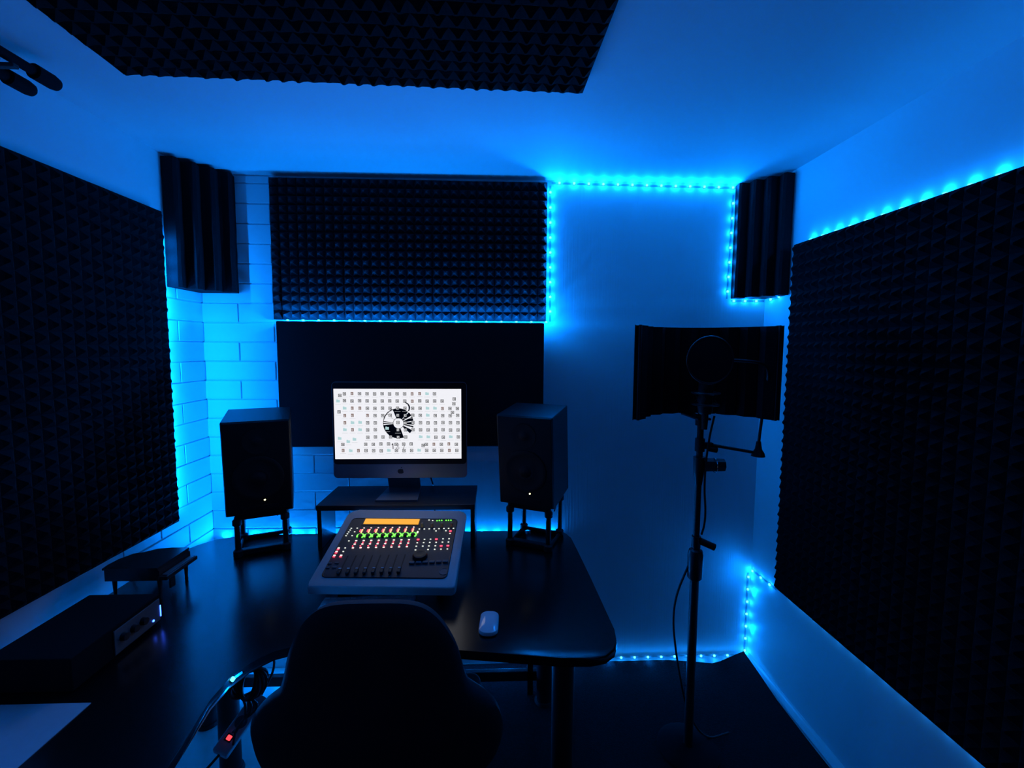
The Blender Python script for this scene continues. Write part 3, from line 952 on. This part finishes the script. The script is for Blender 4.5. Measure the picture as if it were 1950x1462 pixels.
part('flex', MB().tube([_PM.inverted() @ Vector(q_) for q_ in (_e, _e + Vector((.02, .06, .05)), (-.77, 1.50, .52), (-.78, 1.46, .64), (-.78, 1.45, DZ - .024))], .004, smooth=2), M_rubber, psr, smooth=True)

cc = thing('cable_coil', 'coil of black cable hanging under the curved desk edge', 'cable', (-.700, 1.225, .62))
for k in range(5):
    R = Matrix.Rotation(.35 * (k - 2), 3, 'Z') @ Matrix.Rotation(.2 * (k - 2), 3, 'X')
    part('loop', MB().tube([R @ Vector(((.035 + .003 * k) * cos(a), 0, (.040 + .003 * k) * sin(a))) for a in [2 * pi * i / 20 for i in range(20)]], .0055, 6, closed=True), M_rubber, cc, smooth=True)
part('tie', MB().tube([(0, 0, .035), (.005, 0, .065), (.0, .005, .098)], .003), M_rubber, cc, smooth=True)
for k in range(3):
    part('tail', MB().tube([(.01 * k - .02, 0, -.04), (-.02 + .02 * k, .02, -.09), (-.05 - .01 * k, .05, -.17), (-.10, .08, -.22 - .02 * k)], .0035, smooth=2), M_rubber, cc, smooth=True)

led_strip('lone bright blue LED on the desk edge by the coiled cable', [(-.6725, 1.098, .728), (-.660, 1.128, .728)], (.8, -.45, .4), .004, .5, watt=.6, mode='point')

# ------------------------------------------------------------------ office chair
CX, CY = -.274, .95
ch = thing('office_chair', 'black office chair with a rounded padded back facing the desk', 'chair', (CX, CY + .22, 0))
half = [(0, .345), (.075, .343), (.118, .330), (.150, .300), (.176, .255), (.192, .215), (.203, .165), (.214, .130), (.240, .108), (.272, .080), (.292, .040), (.296, .0), (.282, -.055), (.252, -.100), (.19, -.130), (.09, -.14)]
half = half[:1] + half[1:]
ol = [(a, b) for a, b in half] + [(-a, b) for a, b in half[::-1] if a > 0] + [(0, -.142)]
# order: top centre -> right side down -> bottom centre -> left side up
rgt = half
lft = [(-a, b) for a, b in half[1:][::-1]]
ol = rgt + [(0, -.142)] + lft
# smooth the outline (Chaikin)
for _ in range(2):
    q = []
    for i in range(len(ol)):
        a, b = ol[i], ol[(i + 1) % len(ol)]
        q += [(a[0] * .75 + b[0] * .25, a[1] * .75 + b[1] * .25), (a[0] * .25 + b[0] * .75, a[1] * .25 + b[1] * .75)]
    ol = q
mb = MB()
prof = [(.0, .0, -.028), (.55, 0, -.026), (.82, 0, -.018), (.95, 0, -.006), (1.0, 0, .012), (.985, 0, .035), (.93, 0, .055), (.8, 0, .068), (.5, 0, .074), (0, 0, .076)]
cz0 = .07
rings = []
for s, _, y in prof:
    if s == 0:
        rings.append([mb.bm.verts.new((0, y, cz0))])
    else:
        rings.append([mb.bm.verts.new((a * s, y + .9 * (a * s) ** 2 * .35 - .04 * ((b - .1) * s), cz0 + (b - cz0) * s)) for a, b in ol])
n = len(ol)
for A, B in zip(rings, rings[1:]):
    for i in range(n):
        vs = []
        for v in (A[i % len(A)], A[(i + 1) % len(A)], B[(i + 1) % len(B)], B[i % len(B)]):
            if v not in vs:
                vs.append(v)
        mb.bm.faces.new(vs)
part('backrest', mb, M_chair, ch, (0, -.22, .668), smooth=True)
part('back_support', MB().box((0, -.155, .52), (.07, .018, .30), bev=.005).box((0, -.08, .385), (.07, .17, .018), bev=.005), M_blackplastic, ch)
part('seat', MB().box((0, .06, .44), (.46, .44, .085), bev=.035, seg=4), M_chair, ch, smooth=True)
part('gas_column', MB().cyl((0, .02, .10), (0, .02, .40), .025, seg=20), M_chrome, ch, smooth=True)
part('hub', MB().cyl((0, .02, .075), (0, .02, .13), .042, seg=20), M_blackplastic, ch, smooth=True)
for k in range(5):
    a = 2 * pi * k / 5 + .5
    lg = part('leg', MB().tube([(.03 * cos(a), .02 + .03 * sin(a), .105), (.28 * cos(a), .02 + .28 * sin(a), .078)], .018, 8), M_blackplastic, ch, smooth=True)
    c0 = Vector((.28 * cos(a), .02 + .28 * sin(a), .0385))
    tt = Vector((-sin(a), cos(a), 0)) * .018
    part('caster', MB().cyl(c0 - tt, c0 + tt, .0275, seg=18), M_rubber, lg, smooth=True)

# ------------------------------------------------------------------ microphone stand
SX, SY = .757, 1.60
ms = thing('microphone_stand', 'tall black microphone stand on the carpet', 'microphone stand', (SX, SY, .0115))
part('base_plate', MB().lathe([(.0, 0), (.115, 0), (.115, .010), (.105, .016), (.03, .024), (0, .024)], seg=40), M_matte, ms, smooth=True)
part('lower_tube', MB().cyl((0, 0, .02), (0, 0, .78), .0165, seg=20), M_blackmetal, ms, smooth=True)
cl = part('clutch', MB().lathe([(.017, 0), (.027, .012), (.028, .10), (.024, .118), (.014, .124)], (0, 0, .690), None, 24), M_blackplastic, ms, smooth=True)
part('upper_tube', MB().cyl((0, 0, .78), (0, 0, 1.345), .0115, seg=18), M_blackmetal, ms, smooth=True)
c2 = part('collar', MB().cyl((0, 0, .820), (0, 0, .862), .0165, seg=18), M_blackplastic, ms, smooth=True)
part('thumb_screw', MB().cyl((.012, -.006, .846), (.062, -.020, .826), .013, seg=14), M_blackplastic, ms, smooth=True)
c3 = part('clamp', MB().cyl((0, 0, 1.105), (0, 0, 1.165), .0185, .021, seg=18), M_blackplastic, ms, smooth=True)
kk = part('clamp_knob', MB().cyl((.012, -.004, 1.136), (.088, -.010, 1.136), .027, .024, seg=8), M_blackplastic, ms)
part('knob_ring', MB().tube([(.052, -.012 + .0262 * cos(a), 1.136 + .0262 * sin(a)) for a in [2 * pi * i / 20 for i in range(20)]], .0016, 6, closed=True), M_chrome, ms, smooth=True)
part('taper_sleeve', MB().cyl((0, 0, 1.06), (0, 0, 1.105), .0125, .0185, seg=18), M_blackplastic, ms, smooth=True)

mcab = tag(part('microphone_cable', MB().tube([(0, 0, 0), (-.036, .02, -.125), (-.046, .02, -.23), (-.032, .02, -.34), (-.014, .02, -.44), (.03, .04, -.62), (.10, .02, -.735), (.22, .06, -.742)], .0042, 8, smooth=3), M_rubber, None, (SX - .024, SY + .0, .762), smooth=True),
           'thin black cable hanging in a loop from the microphone stand', 'cable')
mcab2 = tag(part('microphone_cable', MB().tube([(.030, -.04, 1.335), (.020, -.03, 1.26), (.014, -.02, 1.15), (.016, -.016, 1.05), (.026, -.012, .98), (.024, -.012, .92), (.013, -.014, .885)], .0038, 8, smooth=3), M_rubber, None, (SX, SY, .0), smooth=True),
           'black cable running down the stand from below the microphone', 'cable')

# reflection filter (curved shield)
sh = thing('reflection_filter', 'curved black microphone reflection filter on top of the stand', 'acoustic shield', (SX - .012, SY, 1.325))
AC = Vector((-.006, -.150, 0))          # centre of the arc, relative
RAD_S = .262
mb = MB()
NA = 28
a0, a1 = RAD(-8), RAD(188)
a0, a1 = RAD(15), RAD(162)
def shp(a, r_, z):
    return Vector((AC.x + r_ * cos(a), AC.y + r_ * sin(a), z))
prf = [(RAD_S + .006, 0), (RAD_S + .009, 0), (RAD_S + .009, .332), (RAD_S + .006, .332)]
rr = []
for i in range(NA + 1):
    a = a0 + (a1 - a0) * i / NA
    rr.append([mb.bm.verts.new(shp(a, r_, z)) for r_, z in prf])
for A, B in zip(rr, rr[1:]):
    for k in range(4):
        mb.bm.faces.new((A[k], A[(k + 1) % 4], B[(k + 1) % 4], B[k]))
mb.bm.faces.new(rr[0])
mb.bm.faces.new(rr[-1][::-1])
part('outer_shell', mb, M_blackmetal, sh)
NR = 9
for i in range(NR):
    b0, b1 = a0 + (a1 - a0) * (i + .02) / NR, a0 + (a1 - a0) * (i + .98) / NR
    q = [shp(b0, RAD_S + .005, 0), shp(b1, RAD_S + .005, 0), shp(b1, RAD_S - .018, 0), shp((b0 + b1) / 2, RAD_S - .034, 0), shp(b0, RAD_S - .018, 0)]
    part('foam_rib', MB().prism([(k, 0) for k in range(5)], lambda k, _: q[k] + Vector((0, 0, .002)), lambda k, _: q[k] + Vector((0, 0, .330))), M_foam2, sh)
for a in (a0 + .02, a1 - .02):
    part('end_cap', MB().box(shp(a, RAD_S - .010, .166), (.012, .018, .333), rot=Matrix.Rotation(a, 3, 'Z'), bev=.003), M_blackplastic, sh)
part('mount_bracket', MB().box((.012, .045, -.004), (.05, .15, .008), bev=.002).cyl((.012, 0, -.03), (.012, 0, .004), .019, seg=18), M_blackmetal, sh)

# microphone in its shock mount
mc = thing('studio_microphone', 'black condenser microphone in a shock mount inside the curved filter', 'microphone', (SX - .012, SY - .055, 1.345))
part('body', MB().lathe([(0, 0), (.020, 0), (.024, .008), (.024, .085), (.025, .088)], (0, 0, .0), None, 28), M_blackmetal, mc, smooth=True)
part('grille', MB().lathe([(.0245, .088), (.0245, .138), (.020, .152), (.008, .158), (0, .158)], (0, 0, 0), None, 28), M_cone, mc, smooth=True)
part('connector', MB().cyl((0, 0, -.055), (0, 0, 0), .0095, .012, seg=16), M_blackmetal, mc, smooth=True)
for zz, r_ in ((.035, .046), (.075, .046)):
    part('mount_ring', MB().tube([(r_ * cos(a), r_ * sin(a), zz) for a in [2 * pi * i / 28 for i in range(28)]], .003, 6, closed=True), M_blackmetal, mc, smooth=True)
for k in range(4):
    a = pi / 4 + k * pi / 2
    part('elastic', MB().tube([(.046 * cos(a), .046 * sin(a), .035), (.025 * cos(a + .4), .025 * sin(a + .4), .055), (.046 * cos(a), .046 * sin(a), .075)], .0014, 5), M_rubber, mc)
part('swivel', MB().tube([(0, .046, .055), (.004, .060, .03), (.010, .058, -.005)], .007, 8), M_blackmetal, mc, smooth=True)

# pop filter on its gooseneck
pf = thing('pop_filter', 'round black pop filter on a gooseneck clamped to the stand', 'pop filter', (SX, SY, 1.22))
pc = Vector((-.04, -.135, .318))
part('hoop', MB().tube([pc + Vector((.078 * cos(a), 0, .078 * sin(a))) for a in [2 * pi * i / 40 for i in range(40)]], .0036, 8, closed=True), M_blackplastic, pf, smooth=True)
part('mesh_screen', MB().prism([(.077 * cos(2 * pi * i / 40), .077 * sin(2 * pi * i / 40)) for i in range(40)], lambda a, b: pc + Vector((a, -.0006, b)), lambda a, b: pc + Vector((a, .0006, b))), M_fabric, pf)
part('arm', MB().tube([(.012, -.005, .004), (.055, -.01, .0), (.205, -.015, -.026)], .0062, 8), M_blackmetal, pf, smooth=True)
part('clamp', MB().cyl((0, 0, -.022), (0, 0, .026), .0175, seg=18).box((.025, -.006, .0), (.04, .022, .024), bev=.004), M_blackplastic, pf)
part('clamp_screw', MB().cyl((.028, -.01, -.010), (.058, -.012, -.016), .0105, seg=14), M_blackplastic, pf, smooth=True)
part('elbow', MB().lathe([(.0, 0), (.024, 0), (.021, .012), (.012, .026), (.008, .055), (.0, .056)], (.212, -.016, -.038), None, 16), M_blackplastic, pf, smooth=True)
part('gooseneck', MB().tube([(.212, -.016, .010), (.216, -.020, .10), (.212, -.05, .22), (.190, -.09, .288), (.140, -.125, .312), (.038 + .0, -.135, .318)], .0052, 8, smooth=3), M_blackmetal, pf, smooth=True)

# ------------------------------------------------------------------ double curtain rod
cr = thing('curtain_rod', 'dark double curtain rod high on the wall above the tall foam panel', 'curtain rod', (XL + .001, 1.0, 2.285))
for dx, zz in ((.132, .012), (.064, -.004)):
    rod = part('rod', MB().cyl((dx, -1.6, zz), (dx, .315, zz), .0125, seg=16), M_matte, cr, smooth=True)
    part('finial', MB().lathe([(.0125, 0), (.020, .002), (.020, .050), (.017, .064), (.010, .071), (0, .073)], (dx, .285, zz), Vector((0, 0, 1)).rotation_difference(Vector((0, 1, 0))), 20), M_matte, rod, smooth=True)
for yy in (.225, -1.2):
    part('bracket', MB().box((.075, yy, -.012), (.150, .016, .010), bev=.002).box((.004, yy, -.01), (.008, .024, .060), bev=.002), M_blackmetal, cr)
